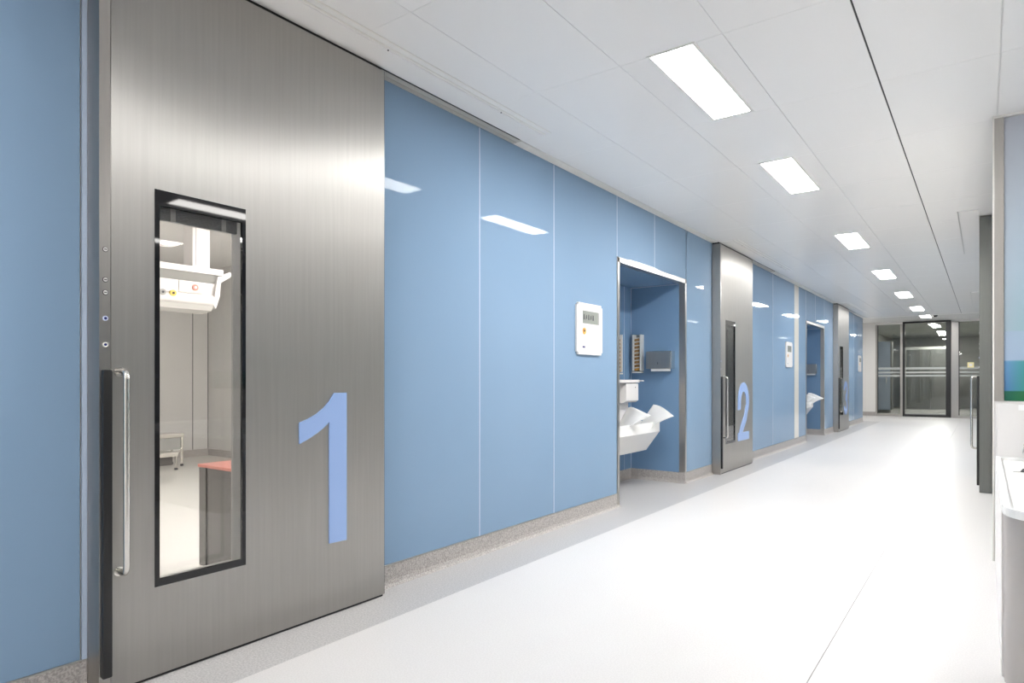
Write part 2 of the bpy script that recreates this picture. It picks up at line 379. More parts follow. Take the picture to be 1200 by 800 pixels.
def arc(cx, cz, ry, rz, t0, t1, n=14): return [(cx + ry * math.cos(math.radians(t0 + (t1 - t0) * i / n)), cz + rz * math.sin(math.radians(t0 + (t1 - t0) * i / n))) for i in range(n + 1)]

def sliding_door(idx, name, label, xwall, s, y0, y1, digit):
    """s=+1: leaf stands on the left wall and faces +X; s=-1: on the right wall and faces -X"""
    T = 0.10; XF = xwall + s * T; XBk = xwall + s * 0.004
    t = thing(name, label, 'door', (xwall, y0, 0), kind='structure')
    ztop = 2.665 if s > 0 else 2.680
    wy0, wy1, wz0, wz1 = y0 + 0.184, y0 + 0.546, 0.336, 1.801
    bm = bmesh.new()
    g = 0.0015
    def leafbox(ya, yb, za, zb): add_box(bm, XBk, XF, ya, yb, za, zb)
    ye = y0 + 0.037
    # leaf with a window hole: ring of quads front and back
    O = [(ye + g, 0.012), (y1, 0.012), (y1, ztop), (ye + g, ztop)]; I = [(wy0, wz0), (wy1, wz0), (wy1, wz1), (wy0, wz1)]
    lay = []
    for x in (XF, XBk): lay.append(([bm.verts.new((x, *p)) for p in O], [bm.verts.new((x, *p)) for p in I]))
    for k in range(4):
        k2 = (k + 1) % 4
        bm.faces.new((lay[0][0][k], lay[0][0][k2], lay[0][1][k2], lay[0][1][k]))
        bm.faces.new((lay[1][0][k], lay[1][1][k], lay[1][1][k2], lay[1][0][k2]))
        bm.faces.new((lay[0][0][k], lay[1][0][k], lay[1][0][k2], lay[0][0][k2]))
        bm.faces.new((lay[0][1][k], lay[0][1][k2], lay[1][1][k2], lay[1][1][k]))
    bmesh.ops.recalc_face_normals(bm, faces=bm.faces)
    leaf = obj('leaf', bm, 'steel_door', t)
    st = box('edge_profile', XBk, XF + s * 0.0008, y0, ye - g, 0.0, ztop + (0.006 if s > 0 else 0), 'steel_dark' if s < 0 else 'steel', t, 0.001)
    box('bottom_seal', XBk + s * .01, XF - s * .006, y0 + .04, y1 - .004, 0.001, 0.013, 'black', t)
    box('end_cap', XBk, XF - s * 0.001, y1, y1 + 0.004, 0.012, ztop, 'steel_dark', t)
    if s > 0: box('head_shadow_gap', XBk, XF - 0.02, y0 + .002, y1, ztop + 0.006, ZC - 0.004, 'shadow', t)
    # black finger guard
    bm = bmesh.new(); add_box(bm, XF, XF + s * 0.022, y0 + 0.004, y0 + 0.035, 0.068, 1.134, 0.006); obj('finger_guard', bm, 'black', t, smooth=True)
    # bar handle
    yh = y0 + 0.062; xo = XF + s * 0.062; r = 0.0105
    pts = [(XF, yh, 1.128), (xo - s * 0.03, yh, 1.128)] + bend((xo - s * .028, yh, 1.128), (xo, yh, 1.128), (xo, yh, 1.098)) + bend((xo, yh, 0.455), (xo, yh, 0.425), (xo - s * .028, yh, 0.425)) + [(XF, yh, 0.425)]
    bm = bmesh.new(); add_tube(bm, pts, r, 12)
    h = obj('bar_handle', bm, 'chrome', t, smooth=True)
    for z in (1.128, 0.425):
        bm = bmesh.new(); cyl(bm, (XF + s * .002, yh, z), 'x', 0.017, 0.004, 16); obj('rosette', bm, 'chrome', h, smooth=True)
    # window: black printed border, two panes, blind between
    bm = bmesh.new(); xf = XF + s * 0.0015
    def fr(ya, yb, za, zb): add_box(bm, XF - s * 0.012, xf, ya, yb, za, zb)
    fr(wy0, wy0 + .018, wz0, wz1); fr(wy1 - .016, wy1, wz0, wz1); fr(wy0 + .018, wy1 - .016, wz0, wz0 + .026); fr(wy0 + .018, wy1 - .016, wz1 - .058, wz1)
    wf = obj('window_frame', bm, 'black_gloss', t)
    box('pane', XF - s * 0.008, XF - s * 0.004, wy0 + .018, wy1 - .016, wz0 + .026, wz1 - .058, 'glass', wf)
    box('pane', XBk + s * 0.012, XBk + s * 0.016, wy0 + .004, wy1 - .004, wz0, wz1, 'glass' if idx == 1 else 'glass_grey', wf)
    bm = bmesh.new(); e = .008
    add_box(bm, XBk, XF - s * .013, wy0, wy0 + e, wz0, wz1); add_box(bm, XBk, XF - s * .013, wy1 - e, wy1, wz0, wz1)
    add_box(bm, XBk, XF - s * .013, wy0 + e, wy1 - e, wz0, wz0 + e); add_box(bm, XBk, XF - s * .013, wy0 + e, wy1 - e, wz1 - e, wz1)
    obj('window_lining', bm, 'grey_plastic', t)
    bm = bmesh.new()
    for k in range(9): add_box(bm, XF - s * .052, XF - s * .030, wy0 + .020, wy1 - .020, 1.700 + k * .006, 1.7035 + k * .006)
    add_box(bm, XF - s * .056, XF - s * .028, wy0 + .012, wy1 - .012, 1.752, 1.780)
    bl = obj('blind', bm, 'blind', t)
    for f in (0.22, 0.78):
        yy = wy0 + (wy1 - wy0) * f
        box('blind_clip', XF - s * .030, XF - s * .026, yy - .010, yy + .010, 1.699, 1.752, 'grey_plastic', bl)
    # keys and screws on the edge profile
    yk = y0 + 0.0185
    for z in (1.551, 1.446, 1.402):
        bm = bmesh.new(); cyl(bm, (XF + s * .002, yk, z), 'x', 0.0075, 0.005, 14)
        q = obj('screw_head', bm, 'bright_steel', t, smooth=True)
        bm = bmesh.new(); add_box(bm, XF + s * .0045, XF + s * .0050, yk - .0045, yk + .0045, z - .0015, z + .0015); add_tube(bm, [(XF + s * .003, yk + .0082 * math.cos(a * PI / 8), z + .0082 * math.sin(a * PI / 8)) for a in range(17)], .0011, 5); obj('slot', bm, 'ink', q)
    for z, c in ((1.312, 'pale_ring'), (1.221, 'trim')):
        bm = bmesh.new(); cyl(bm, (XF + s * .002, yk, z), 'x', 0.0085, 0.005, 18); q = obj('key_switch', bm, c, t, smooth=True)
        bm = bmesh.new(); cyl(bm, (XF + s * .0046, yk, z), 'x', 0.0048, 0.001, 14); obj('key_core', bm, 'navy', q)
    # number
    if digit:
        bm = bmesh.new(); x0, x1 = XF + s * 0.0002, XF + s * 0.006
        if digit == '1':
            o_ = y0
            P = [(o_ + .963, .338), (o_ + 1.064, .336), (o_ + 1.064, 1.037), (o_ + .990, 1.037)]
            P += [(o_ + .962, .998), (o_ + .930, .968), (o_ + .890, .942), (o_ + .845, .922), (o_ + .801, .908), (o_ + .801, .813), (o_ + .850, .833), (o_ + .900, .858), (o_ + .935, .880), (o_ + .963, .902)]
            add_prism(bm, P, 'x', x0, x1)
        else:
            a, zb, w, hgt = y0 + 0.64, 0.337, 0.46, 0.715; hw = 0.058
            if digit == '2':
                c = arc(a + w / 2, zb + hgt - .24, w / 2 - hw, .24 - hw * .8, 178, -20, 16)
                pts = [(a + hw, zb + hgt - .33)] + c + [(a + w - hw - .03, zb + .40), (a + .30, zb + .27), (a + .16, zb + .15), (a + .085, zb + .045)]
                ribbon(bm, pts, hw, x0, x1)
                add_box(bm, x0, x1 + s * .0004, a, a + w, zb, zb + .10)
            else:
                r1 = arc(a + w / 2, zb + hgt - .19, w / 2 - hw, .19 - hw * .8, 175, -75, 16)
                r2 = arc(a + w / 2, zb + .20, w / 2 - hw, .20 - hw * .8, 70, -175, 16)
                ribbon(bm, r1 + [(a + w / 2 - .02, zb + .375)], hw, x0, x1); ribbon(bm, [(a + w / 2 - .02, zb + .375)] + r2, hw, x0, x1 + s * .0004)
        obj('number', bm, 'digit', t, label='blue film number ' + digit)
    return t
sliding_door(1, 'door_1', 'nearest brushed steel sliding door with blue number one and clear window', XW, 1, *DOORS[0], '1')
sliding_door(2, 'door_2', 'brushed steel sliding door with blue number two beyond the first sink recess', XW, 1, *DOORS[1], '2')
sliding_door(3, 'door_3', 'farthest brushed steel sliding door with blue number three', XW, 1, *DOORS[2], '3')
sliding_door(4, 'door_4', 'steel sliding door seen edge-on at right with black guard and bar handle', XR, -1, 7.74, 9.02, None)

sliding_door(5, 'door_6', 'second steel sliding door of the right wall, farther down the corridor', XR, -1, 14.4, 15.7, None)
# ------------------------------------------------------------------ right side
wr = thing('wall_right', 'right corridor wall with steel corner post', 'wall', (XR, YG, 0), kind='structure')
box('wall_core', XR, 0.30, YG + .05, YE, 0, ZC + .12, 'right_glass', wr)
box('wall_facing', XR - 0.002, XR, YG + .05, 7.74, 0.02, ZC, 'white_pier', wr)
box('corner_post', 0.047, 0.0925, YG - .01, YG + .05, 0.970, ZC - 0.012, 'steel', wr, 0.001)
box('post_trim', 0.038, 0.047, YG - .008, YG + .05, 0.0, ZC, 'trim', wr, 0.001)
box('head_trim', 0.038, 4.2, YG - .012, YG + .05, ZC - 0.013, ZC, 'trim', wr, 0.001)
box('low_wall', 0.047, 4.2, YG - .004, YG + .05, 0, 0.970, 'lac', wr)
box('upper_core', 0.0925, 4.2, YG + .015, YG + .05, 0.970, ZC - .013, 'trim', wr)
tag(box('printed_glass_panel', 0.094, 4.15, YG + .002, YG + .014, 0.972, ZC - 0.015, 'print'), 'tall glass panel printed with bands of blue sky, water and green', 'panel')
o = box('wall_bay', 3.9, 4.1, YB, YG + .05, 0, ZC, 'bay_grey'); tag(o, 'unseen side wall of the open bay, greyed to darken the door reflection', 'wall', kind='structure'); o.name = 'wall_right_bay'
o = box('wall_back', -2.7, 4.1, YB - 0.1, YB, 0, ZC, 'white'); tag(o, 'white wall behind the viewpoint', 'wall', kind='structure')

# wash counter
ct = thing('counter', 'white counter with raised splashback and rounded front corner painted in grey shade', 'counter', (0.3, 4.0, 0))
def plan(x0, x1, y0, y1, r, n=10):   # rounded at the (x0,y0) corner
    return [(x1, y0)] + [(x1, y1), (x0, y1)] + [(x0 + r - r * math.cos(PI / 2 * i / n), y0 + r - r * math.sin(PI / 2 * i / n)) for i in range(n + 1)]
bm = bmesh.new(); add_prism(bm, plan(0.057, 2.2, 2.815, 4.82, 0.17)[::-1], 'z', 0.0, 0.610); obj('counter_body', bm, 'counter_front', ct, smooth=True, label='rounded counter front, its shade painted in as grey')
box('side_panel', 0.050, 0.057, 3.0, 4.87, 0.0, 0.618, 'lac', ct)
bm = bmesh.new(); add_prism(bm, plan(0.052, 2.22, 2.80, 4.82, 0.18)[::-1], 'z', 0.610, 0.622); obj('worktop', bm, 'sink', ct)
bm = bmesh.new()
o_ = plan(0.052, 2.22, 2.80, 4.82, 0.18); i_ = plan(0.076, 2.20, 2.83, 4.80, 0.157)
v = [[bm.verts.new((p[0], p[1], z)) for p in q] for q in (o_, i_) for z in (0.622, 0.640)]
n = len(o_)
for k in range(n):
    k2 = (k + 1) % n
    bm.faces.new((v[0][k], v[0][k2], v[1][k2], v[1][k])); bm.faces.new((v[1][k], v[1][k2], v[3][k2], v[3][k])); bm.faces.new((v[3][k], v[3][k2], v[2][k2], v[2][k]))
bmesh.ops.recalc_face_normals(bm, faces=bm.faces)
obj('rim', bm, 'sink', ct)
box('splashback', 0.058, 2.2, 4.82, 4.872, 0.618, 0.956, 'lac', ct, 0.003)
box('joint_line', 0.076, 2.2, 4.816, 4.82, 0.622, 0.632, 'grey_plastic', ct)
tag(box('label_tag', 0.160, 0.25, 4.817, 4.8195, 0.919, 0.951, 'paper'), 'small white label on the top edge of the splashback', 'label')
# dark tap and the chrome and black clip on the worktop
tp = thing('tap', 'dark metal tap spout reaching out from the white splashback', 'tap', (0.21, 4.81, 0.715))
bm = bmesh.new(); add_tube(bm, [(0.207, 4.815, 0.715), (0.198, 4.75, 0.72)] + bend((0.196, 4.74, 0.72), (0.189, 4.69, 0.715), (0.185, 4.68, 0.68)), 0.013, 10); obj('spout', bm, 'grey_plastic', tp, smooth=True)
bm = bmesh.new(); cyl(bm, (0.207, 4.812, 0.715), 'y', 0.024, 0.008, 16); obj('flange', bm, 'chrome', tp, smooth=True)
sc = thing('scissors', 'small dark metal scissors lying on the white counter', 'scissors', (0.16, 4.20, 0.6225))
bm = bmesh.new(); add_box(bm, 0.118, 0.150, 4.21, 4.216, 0.6235, 0.627, 0.001); obj('blade', bm, 'chrome', sc)
bm = bmesh.new(); add_box(bm, 0.118, 0.152, 4.202, 4.208, 0.624, 0.6275, 0.001); obj('blade', bm, 'chrome', sc)
for dy, dz in ((0.02, 0.012), (-0.02, 0.006)):
    bm = bmesh.new(); add_tube(bm, [(0.150, 4.208, 0.6275)] + [(0.178 + 0.018 * math.cos(a * PI / 6 + PI), 4.208 + dy + 0.016 * math.sin(a * PI / 6 + PI), 0.6255 + dz) for a in range(13)], 0.0042, 6); obj('finger_loop', bm, 'ink', sc, smooth=True)

# ------------------------------------------------------------------ ceiling lights
def ceiling_light(x0, x1, y0, y1, label, group, lit='panel_lit', zc=ZC):
    t = thing('ceiling_light', label, 'light', ((x0 + x1) / 2, (y0 + y1) / 2, zc), group)
    f = 0.016; bm = bmesh.new(); z0, z1 = zc - 0.004, zc + 0.001
    add_box(bm, x0 - f, x0, y0 - f, y1 + f, z0, z1); add_box(bm, x1, x1 + f, y0 - f, y1 + f, z0, z1)
    add_box(bm, x0, x1, y0 - f, y0, z0, z1); add_box(bm, x0, x1, y1, y1 + f, z0, z1)
    obj('frame', bm, 'trim', t)
    box('diffuser', x0, x1, y0, y1, zc - 0.002, zc + 0.001, lit, t)
    return t
ORD = ['', '', 'nearest and largest lit ceiling panel, above the first glass panels', 'second lit ceiling panel counting away from the viewer', 'third lit ceiling panel, level with the number two door', 'fourth lit ceiling panel, beyond the number two door', 'fifth lit ceiling panel, level with the second recess', 'sixth lit ceiling panel, near the number three door', 'seventh lit ceiling panel, last before the glass screen']
for i, y in enumerate(CORRIDOR_LIGHTS):
    ceiling_light(-1.33 if i < 8 else -1.41, -1.118 if i < 8 else -1.19, y, y + 0.93, ORD[i] or ['lit ceiling panel far behind the viewpoint', 'lit ceiling panel just overhead of the viewpoint'][i], 'recessed light panels down the corridor', 'panel_lit', ZC if i < 8 else ZE)
ALC = [(0.80, 2.84), (2.6, 2.84), (2.6, -0.5), (1.2, -3.4), (2.9, -3.4)]  # first is known from its reflection; the others are added to brighten the room
for i, (x, y) in enumerate(ALC):
    ceiling_light(x, x + 0.22, y, y + 0.97, ['lit ceiling panel of the open bay nearest the steel corner post', 'added unseen bay light panel deep to the right by the printed glass', 'lone added unseen light panel in the middle of the bay', 'added bay light panel behind the viewpoint, corridor side', 'added bay light panel behind the viewpoint, far side'][i], 'light panels in the open bay', 'alc_lit')
sd = thing('ceiling_sensor', 'small dark dome sensor on the ceiling beside the last light panel', 'sensor', (-1.05, 20.3, ZE))
bm = bmesh.new(); cyl(bm, (-1.05, 20.3, ZE - 0.01), 'z', 0.07, 0.02, 20); obj('base_ring', bm, 'trim', sd, smooth=True)
bm = bmesh.new(); bmesh.ops.create_uvsphere(bm, u_segments=16, v_segments=8, radius=0.055)
for v_ in bm.verts: v_.co.z *= 0.8; v_.co += Vector((-1.05, 20.3, ZE - 0.02))
obj('dome', bm, 'black_gloss', sd, smooth=True)

# ------------------------------------------------------------------ wall control panels
def wall_panel(yc, label, z0=1.297, h=0.406, w=0.406):
    t = thing('control_panel', label, 'control panel', (XW, yc, z0), 'control panels on the blue glass')
    y0, y1, x = yc - w / 2, yc + w / 2, XW + 0.001
    bm = bmesh.new(); add_box(bm, x, x + 0.018, y0, y1, z0, z0 + h); bmesh.ops.bevel(bm, geom=[e for e in bm.edges if abs(e.verts[0].co.x - e.verts[1].co.x) > .01], offset=0.02, segments=4, affect='EDGES')
    obj('housing', bm, 'lac', t, smooth=True)
    xf = x + 0.018
    d = box('display', xf, xf + .0015, y0 + .085, y1 - .055, z0 + .245, z0 + .345, 'lcd', t)
    box('display_bar', xf + .0015, xf + .002, y1 - .080, y1 - .055, z0 + .245, z0 + .345, 'grey_plastic', d)
    box('display_header', xf, xf + .001, y0 + .085, y1 - .085, z0 + .352, z0 + .357, 'ink_pale', t)
    for k in range(5):
        yy = y0 + .105 + k * .036; zz = z0 + .295; up = 1 if k % 2 else -1
        bm = bmesh.new(); add_prism(bm, [(yy - .010, zz - .020), (yy + .010, zz - .020 + .012 * (k % 2)), (yy + .006, zz + .022), (yy - .008, zz + .022 - .01 * (k % 2))], 'x', xf + .0015, xf + .0022); obj('symbol', bm, 'ink', d)
    bm = bmesh.new(); cyl(bm, (xf + .002, y0 + .108, z0 + .185), 'x', 0.026, 0.004, 20); b_ = obj('knob', bm, 'orange', t, smooth=True, label='round orange key switch')
    bm = bmesh.new(); cyl(bm, (xf + .005, y0 + .104, z0 + .187), 'x', 0.010, 0.003, 12); obj('knob_core', bm, 'ink', b_)
    box('logo_print', xf, xf + .0006, y0 + .082, y0 + .122, z0 + .052, z0 + .066, 'navy', t)
    box('logo_print', xf, xf + .0006, y0 + .145, y0 + .265, z0 + .055, z0 + .062, 'ink_pale', t)
    return t
wall_panel(4.519, 'nearest white control panel on blue glass, beside the first recess')
wall_panel(11.03, 'white control panel on blue glass just before the white pier')
wall_panel(18.35, 'farthest white control panel, on blue glass past the number three door')

# ------------------------------------------------------------------ scrub sinks
def scrub_sink(n0, label):
    o_ = n0 - 5.021; xb = XW - ND - 0.02
    t = thing('scrub_sink', label, 'sink', (xb, 5.75 + o_, 0.34), 'scrub sinks in the recesses')
    ya, yb = 5.28 + o_, 6.20 + o_
    # trough as lofted hollow profile
    prof_o = [(xb, .33), (-2.828, .371), (-2.678, .572), (-2.678, .668), (-2.690, .672)]
    prof_i = [(-2.700, .662), (-2.705, .60), (-2.86, .44), (xb + .04, .43), (xb + .02, .66), (xb, .672)]
    bm = bmesh.new(); pr = prof_o + prof_i
    v0 = [bm.verts.new((p[0], ya + .02, p[1])) for p in pr]; v1 = [bm.verts.new((p[0], yb - .02, p[1])) for p in pr]
    for k in range(len(pr) - 1): bm.faces.new((v0[k], v0[k + 1], v1[k + 1], v1[k]))
    bmesh.ops.recalc_face_normals(bm, faces=bm.faces)
    outl = [(xb, .33), (-2.828, .371), (-2.678, .572), (-2.678, .668), (xb, .672)]
    add_prism(bm, outl, 'y', ya, ya + .02); add_prism(bm, outl, 'y', yb - .02, yb)
    obj('basin', bm, 'sink', t)
    bm = bmesh.new(); add_box(bm, xb, -3.00, ya + .05, yb - .06, .66, 1.06, .006); obj('back_panel', bm, 'lac', t)
    bm = bmesh.new(); P = [(xb + .10, 1.058), (-2.905, 1.058), (-2.905, .885), (-2.935, .865), (xb + .10, .855)]; add_prism(bm, P, 'y', yb - .30, yb - .02); hs = obj('tap_housing', bm, 'lac', t)
    bm = bmesh.new(); cyl(bm, (-2.904, yb - .09, 1.02), 'x', .006, .003, 10); obj('sensor_eye', bm, 'ink', hs)
    bm = bmesh.new(); add_prism(bm, P, 'y', ya + .1, ya + .38); obj('tap_housing', bm, 'lac', t)
    box('shadow_groove', xb, -2.925, ya + .04, yb - .03, 1.058, 1.066, 'ink', t)
    box('lid', xb, -2.895, ya + .02, yb - .01, 1.066, 1.098, 'lac', t, .004)
    box('lid_tab', -2.895, -2.845, yb - .05, yb - .012, 1.080, 1.092, 'lac', t, .003)
    # flared splash wings: curved sheets rising from the basin and opening outwards
    def wing(rows, crisp=True, nm='splash_wing'):
        m_, n_ = len(rows), len(rows[0]); bm = bmesh.new(); cl = bm.verts.layers.float.new('crease_vert')
        g = [[bm.verts.new(p) for p in r] for r in rows]
        for i in range(m_ - 1):
            for j in range(n_ - 1): bm.faces.new((g[i][j], g[i + 1][j], g[i + 1][j + 1], g[i][j + 1]))
        bmesh.ops.recalc_face_normals(bm, faces=bm.faces)
        for v_ in (g[-1][0], g[-1][-1]): v_[cl] = 0.9 if crisp else 0.0
        w_ = obj(nm, bm, 'sink', t, smooth=True)
        sb = w_.modifiers.new('sub', 'SUBSURF'); sb.levels = 2; sb.render_levels = 2
        sl = w_.modifiers.new('thick', 'SOLIDIFY'); sl.thickness = 0.008
    def Q(r): return [(x, y + o_, z) for x, y, z in r]
    # far wing, like a fish tail
    wing([Q([(-2.93, 6.18, .56), (-2.88, 6.08, .50), (-2.80, 6.02, .50), (-2.74, 6.00, .56)]),
          Q([(-2.86, 6.18, .66), (-2.82, 6.12, .62), (-2.75, 6.05, .60), (-2.67, 6.00, .615)]),
          Q([(-2.80, 6.22, .77), (-2.76, 6.18, .75), (-2.69, 6.08, .71), (-2.59, 6.00, .685)]),
          Q([(-2.770, 6.26, .838), (-2.68, 6.23, .826), (-2.575, 6.14, .786), (-2.462, 6.04, .738)])], True)
    # near wing, long and low
    wing([Q([(-3.02, 5.86, .56), (-2.93, 5.64, .47), (-2.82, 5.52, .52), (-2.76, 5.46, .60)]),
          Q([(-2.93, 5.84, .68), (-2.86, 5.68, .62), (-2.76, 5.56, .62), (-2.68, 5.50, .65)]),
          Q([(-2.86, 5.80, .78), (-2.78, 5.72, .77), (-2.70, 5.64, .735), (-2.62, 5.56, .70)]),
          Q([(-2.815, 5.76, .822), (-2.745, 5.70, .842), (-2.655, 5.66, .810), (-2.52, 5.62, .762)])])
    return t
scrub_sink(5.021, 'white scrub sink with flared splash wings in the first recess')
scrub_sink(12.315, 'white scrub sink with flared splash wings in the farther recess')

# ------------------------------------------------------------------ dispensers
def towel_dispenser(n1, label):
    yw = n1 - 0.041; k = thing('towel_dispenser', label, 'dispenser', (-2.81, yw, 1.21), 'towel dispensers in the recesses')
    bm = bmesh.new(); add_box(bm, -2.955, -2.680, yw - .10, yw - .002, 1.216, 1.402, .004); obj('cabinet', bm, 'steel', k)
    box('side_edge', -2.680, -2.668, yw - .10, yw - .002, 1.214, 1.404, 'chrome', k, .002)
    box('lock_slot', -2.822, -2.817, yw - .1015, yw - .10, 1.262, 1.285, 'ink', k)
    bm = bmesh.new(); add_box(bm, -2.905, -2.700, yw - .085, yw - .04, 1.188, 1.215, .003); obj('paper_towel', bm, 'paper', k, label='white paper towel hanging out')
    return k
towel_dispenser(6.617, 'steel towel dispenser with white paper showing, first recess side wall')
towel_dispenser(13.93, 'steel towel dispenser with white paper, side wall of the farther recess')
def brush_dispenser(x, y, axis, label):
    k = thing('brush_dispenser', label, 'dispenser', (x, y, 1.17), 'brush dispensers in the first recess')
    if axis == 'y':   # on the far side wall
        box('side_rail', x - .055, x - .034, y - .075, y, 1.195, 1.592, 'bright_steel', k, .002)
        box('side_rail', x + .034, x + .050, y - .075, y, 1.195, 1.592, 'bright_steel', k, .002)
        box('back_plate', x - .034, x + .034, y - .012, y, 1.18, 1.592, 'steel_dark', k)
        bm = bmesh.new(); add_box(bm, x - .050, x + .046, y - .09, y, 1.172, 1.186, .002); obj('bottom_tray', bm, 'bright_steel', k)
        for i in range(9):
            z = 1.20 + i * .0405
            bm = bmesh.new(); add_box(bm, x - .032, x + .020, y - .068, y - .014, z, z + .024, .004)
            for v_ in bm.verts: v_.co.z += (v_.co.x - x) * 0.22
            obj('brush_pack', bm, 'wood' if i == 0 else 'brown', k)
            box('sachet', x - .030, x + .018, y - .066, y - .016, z + .026, z + .034, 'trim', k)
    else:             # on the back wall
        box('side_rail', x, x + .085, y - .052, y - .034, 1.18, 1.575, 'bright_steel', k, .002)
        box('side_rail', x, x + .085, y + .034, y + .052, 1.18, 1.575, 'bright_steel', k, .002)
        box('back_plate', x, x + .012, y - .034, y + .034, 1.17, 1.575, 'steel_dark', k)
        box('bottom_tray', x, x + .09, y - .05, y + .05, 1.155, 1.170, 'bright_steel', k, .002)
        for i in range(9):
            z = 1.18 + i * .0405
            box('brush_pack', x + .014, x + .070, y - .030, y + .030, z, z + .024, 'wood' if i == 0 else 'brown', k, .004)
    return k
brush_dispenser(-3.075, 6.576, 'y', 'tall narrow steel dispenser with stacked brown brushes, next to the recess corner')
brush_dispenser(XW - ND - 0.02, 6.15, 'x', 'narrow steel dispenser cut off by the left edge of the first recess')

# ------------------------------------------------------------------ end screen
es = thing('window_1', 'grey glazed end screen with steel posts and frosted bands', 'glazed screen', (-1.3, YE, 0), kind='structure')
def post(x0, x1, m='steel', z1=2.76, d=.06): box('post', x0, x1, YE, YE + d, 0, z1, m, es, .002)
post(-2.674, -2.625); post(-2.03, -1.965); post(-0.775, -0.60); post(1.2, 1.3)
box('head_rail', -2.674, XR, YE, YE + .06, 2.745, 2.775, 'trim', es)
for a, b, z0 in ((-2.625, -2.03, .075), (-0.60, XR, .075)):
    box('pane', a, b, YE + .025, YE + .035, z0, 2.745, 'glass_grey', es)
    box('sill_rail', a, b, YE + .005, YE + .055, 0, z0, 'steel', es)
    box('gasket', a, a + .022, YE + .015, YE + .025, z0, 2.745, 'black', es)
for a, b in ((-2.625, -2.03), (-1.905, -0.90), (-0.60, XR)):
    yy = YE + .0235 if a != -1.905 else YE - .0235
    for z0, z1 in ((1.395, 1.46), (1.285, 1.335), (1.185, 1.235)): box('frosted_band', a, b, yy - .001, yy, z0, z1, 'frost', es)
dg = thing('door_5', 'black framed grey glass sliding door in the end screen', 'door', (-1.37, YE, 0), kind='structure')
bm = bmesh.new(); f0, f1 = YE - .04, YE - .002
add_box(bm, -1.965, -1.905, f0, f1, 0.01, 2.80); add_box(bm, -0.90, -0.775, f0, f1, 0.01, 2.80)
add_box(bm, -1.905, -0.90, f0, f1, 2.755, 2.80); add_box(bm, -1.905, -0.90, f0, f1, 0.01, 0.075)
obj('door_frame', bm, 'black', dg)
box('pane', -1.905, -0.90, YE - .022, YE - .014, 0.075, 2.755, 'glass_grey', dg)
box('inner_rail', -1.905, -0.90, YE - .030, YE - .024, 0.075, 0.11, 'grey_plastic', dg)
wf_ = thing('wall_far', 'white stub wall left of the end screen', 'wall', (-3.0, YE, 0), kind='structure')
box('wall_core', -3.9, -2.676, YE, YE + .12, 0, ZE + .1, 'white', wf_)
box('header', -2.676, 0.3, YE - .0, YE + .10, 2.775, ZE + .1, 'white', wf_)
box('skirting', -3.9, -2.676, YE - .012, YE - .0005, 0, .12, 'base', wf_)
o = box('wall_recess', -3.95, -3.85, YL, YE, 0, ZE, 'white'); tag(o, 'white side wall of the widening before the end screen', 'wall', kind='structure')
sw = thing('call_switch', 'small pale yellow square plate on the right pane of the end screen', 'switch', (-0.32, YE + .02, 1.51))
box('plate', -0.395, -0.245, YE + .002, YE + .012, 1.435, 1.585, 'yellow_pale', sw, .004); box('plate_face', -0.355, -0.285, YE - .001, YE + .002, 1.475, 1.545, 'trim', sw, .001)

# far corridor behind the screen
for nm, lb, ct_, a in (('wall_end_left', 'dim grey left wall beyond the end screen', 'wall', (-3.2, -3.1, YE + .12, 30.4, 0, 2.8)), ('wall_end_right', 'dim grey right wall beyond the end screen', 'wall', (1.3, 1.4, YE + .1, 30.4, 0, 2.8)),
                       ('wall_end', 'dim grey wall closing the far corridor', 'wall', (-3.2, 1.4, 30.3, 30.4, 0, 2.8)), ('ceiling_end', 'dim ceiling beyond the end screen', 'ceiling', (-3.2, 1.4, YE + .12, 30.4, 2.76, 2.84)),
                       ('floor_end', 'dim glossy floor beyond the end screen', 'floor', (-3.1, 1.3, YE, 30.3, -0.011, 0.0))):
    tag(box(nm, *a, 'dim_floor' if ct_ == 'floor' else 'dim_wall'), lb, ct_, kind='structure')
fd = thing('far_double_door', 'dark double door seen dimly through the middle glass', 'door', (-1.5, 28, 0))
box('leaf', -2.35, -1.60, 28.0, 28.06, 0.02, 2.2, 'dim_dark', fd); box('leaf', -1.59, -0.85, 28.0, 28.06, 0.02, 2.2, 'dim_dark', fd)
box('door_surround', -2.45, -0.75, 28.03, 28.10, 0, 2.3, 'dim_wall', fd)
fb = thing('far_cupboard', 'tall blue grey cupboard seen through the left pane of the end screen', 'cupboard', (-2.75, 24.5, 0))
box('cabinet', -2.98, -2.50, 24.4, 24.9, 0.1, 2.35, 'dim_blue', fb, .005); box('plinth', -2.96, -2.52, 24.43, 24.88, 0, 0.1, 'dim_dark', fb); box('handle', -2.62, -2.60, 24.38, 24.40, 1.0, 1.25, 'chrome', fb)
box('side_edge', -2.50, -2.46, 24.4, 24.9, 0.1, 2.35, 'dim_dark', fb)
for i, y in enumerate((23.6, 26.6)):
    ceiling_light(-1.33 if i < 8 else -1.41, -1.118 if i < 8 else -1.19, y, y + 0.93, ['added bright ceiling panel just beyond the end screen', 'added bright ceiling panel deep in the far corridor'][i], 'added fill panels beyond the screen', 'end_fill', 2.76)

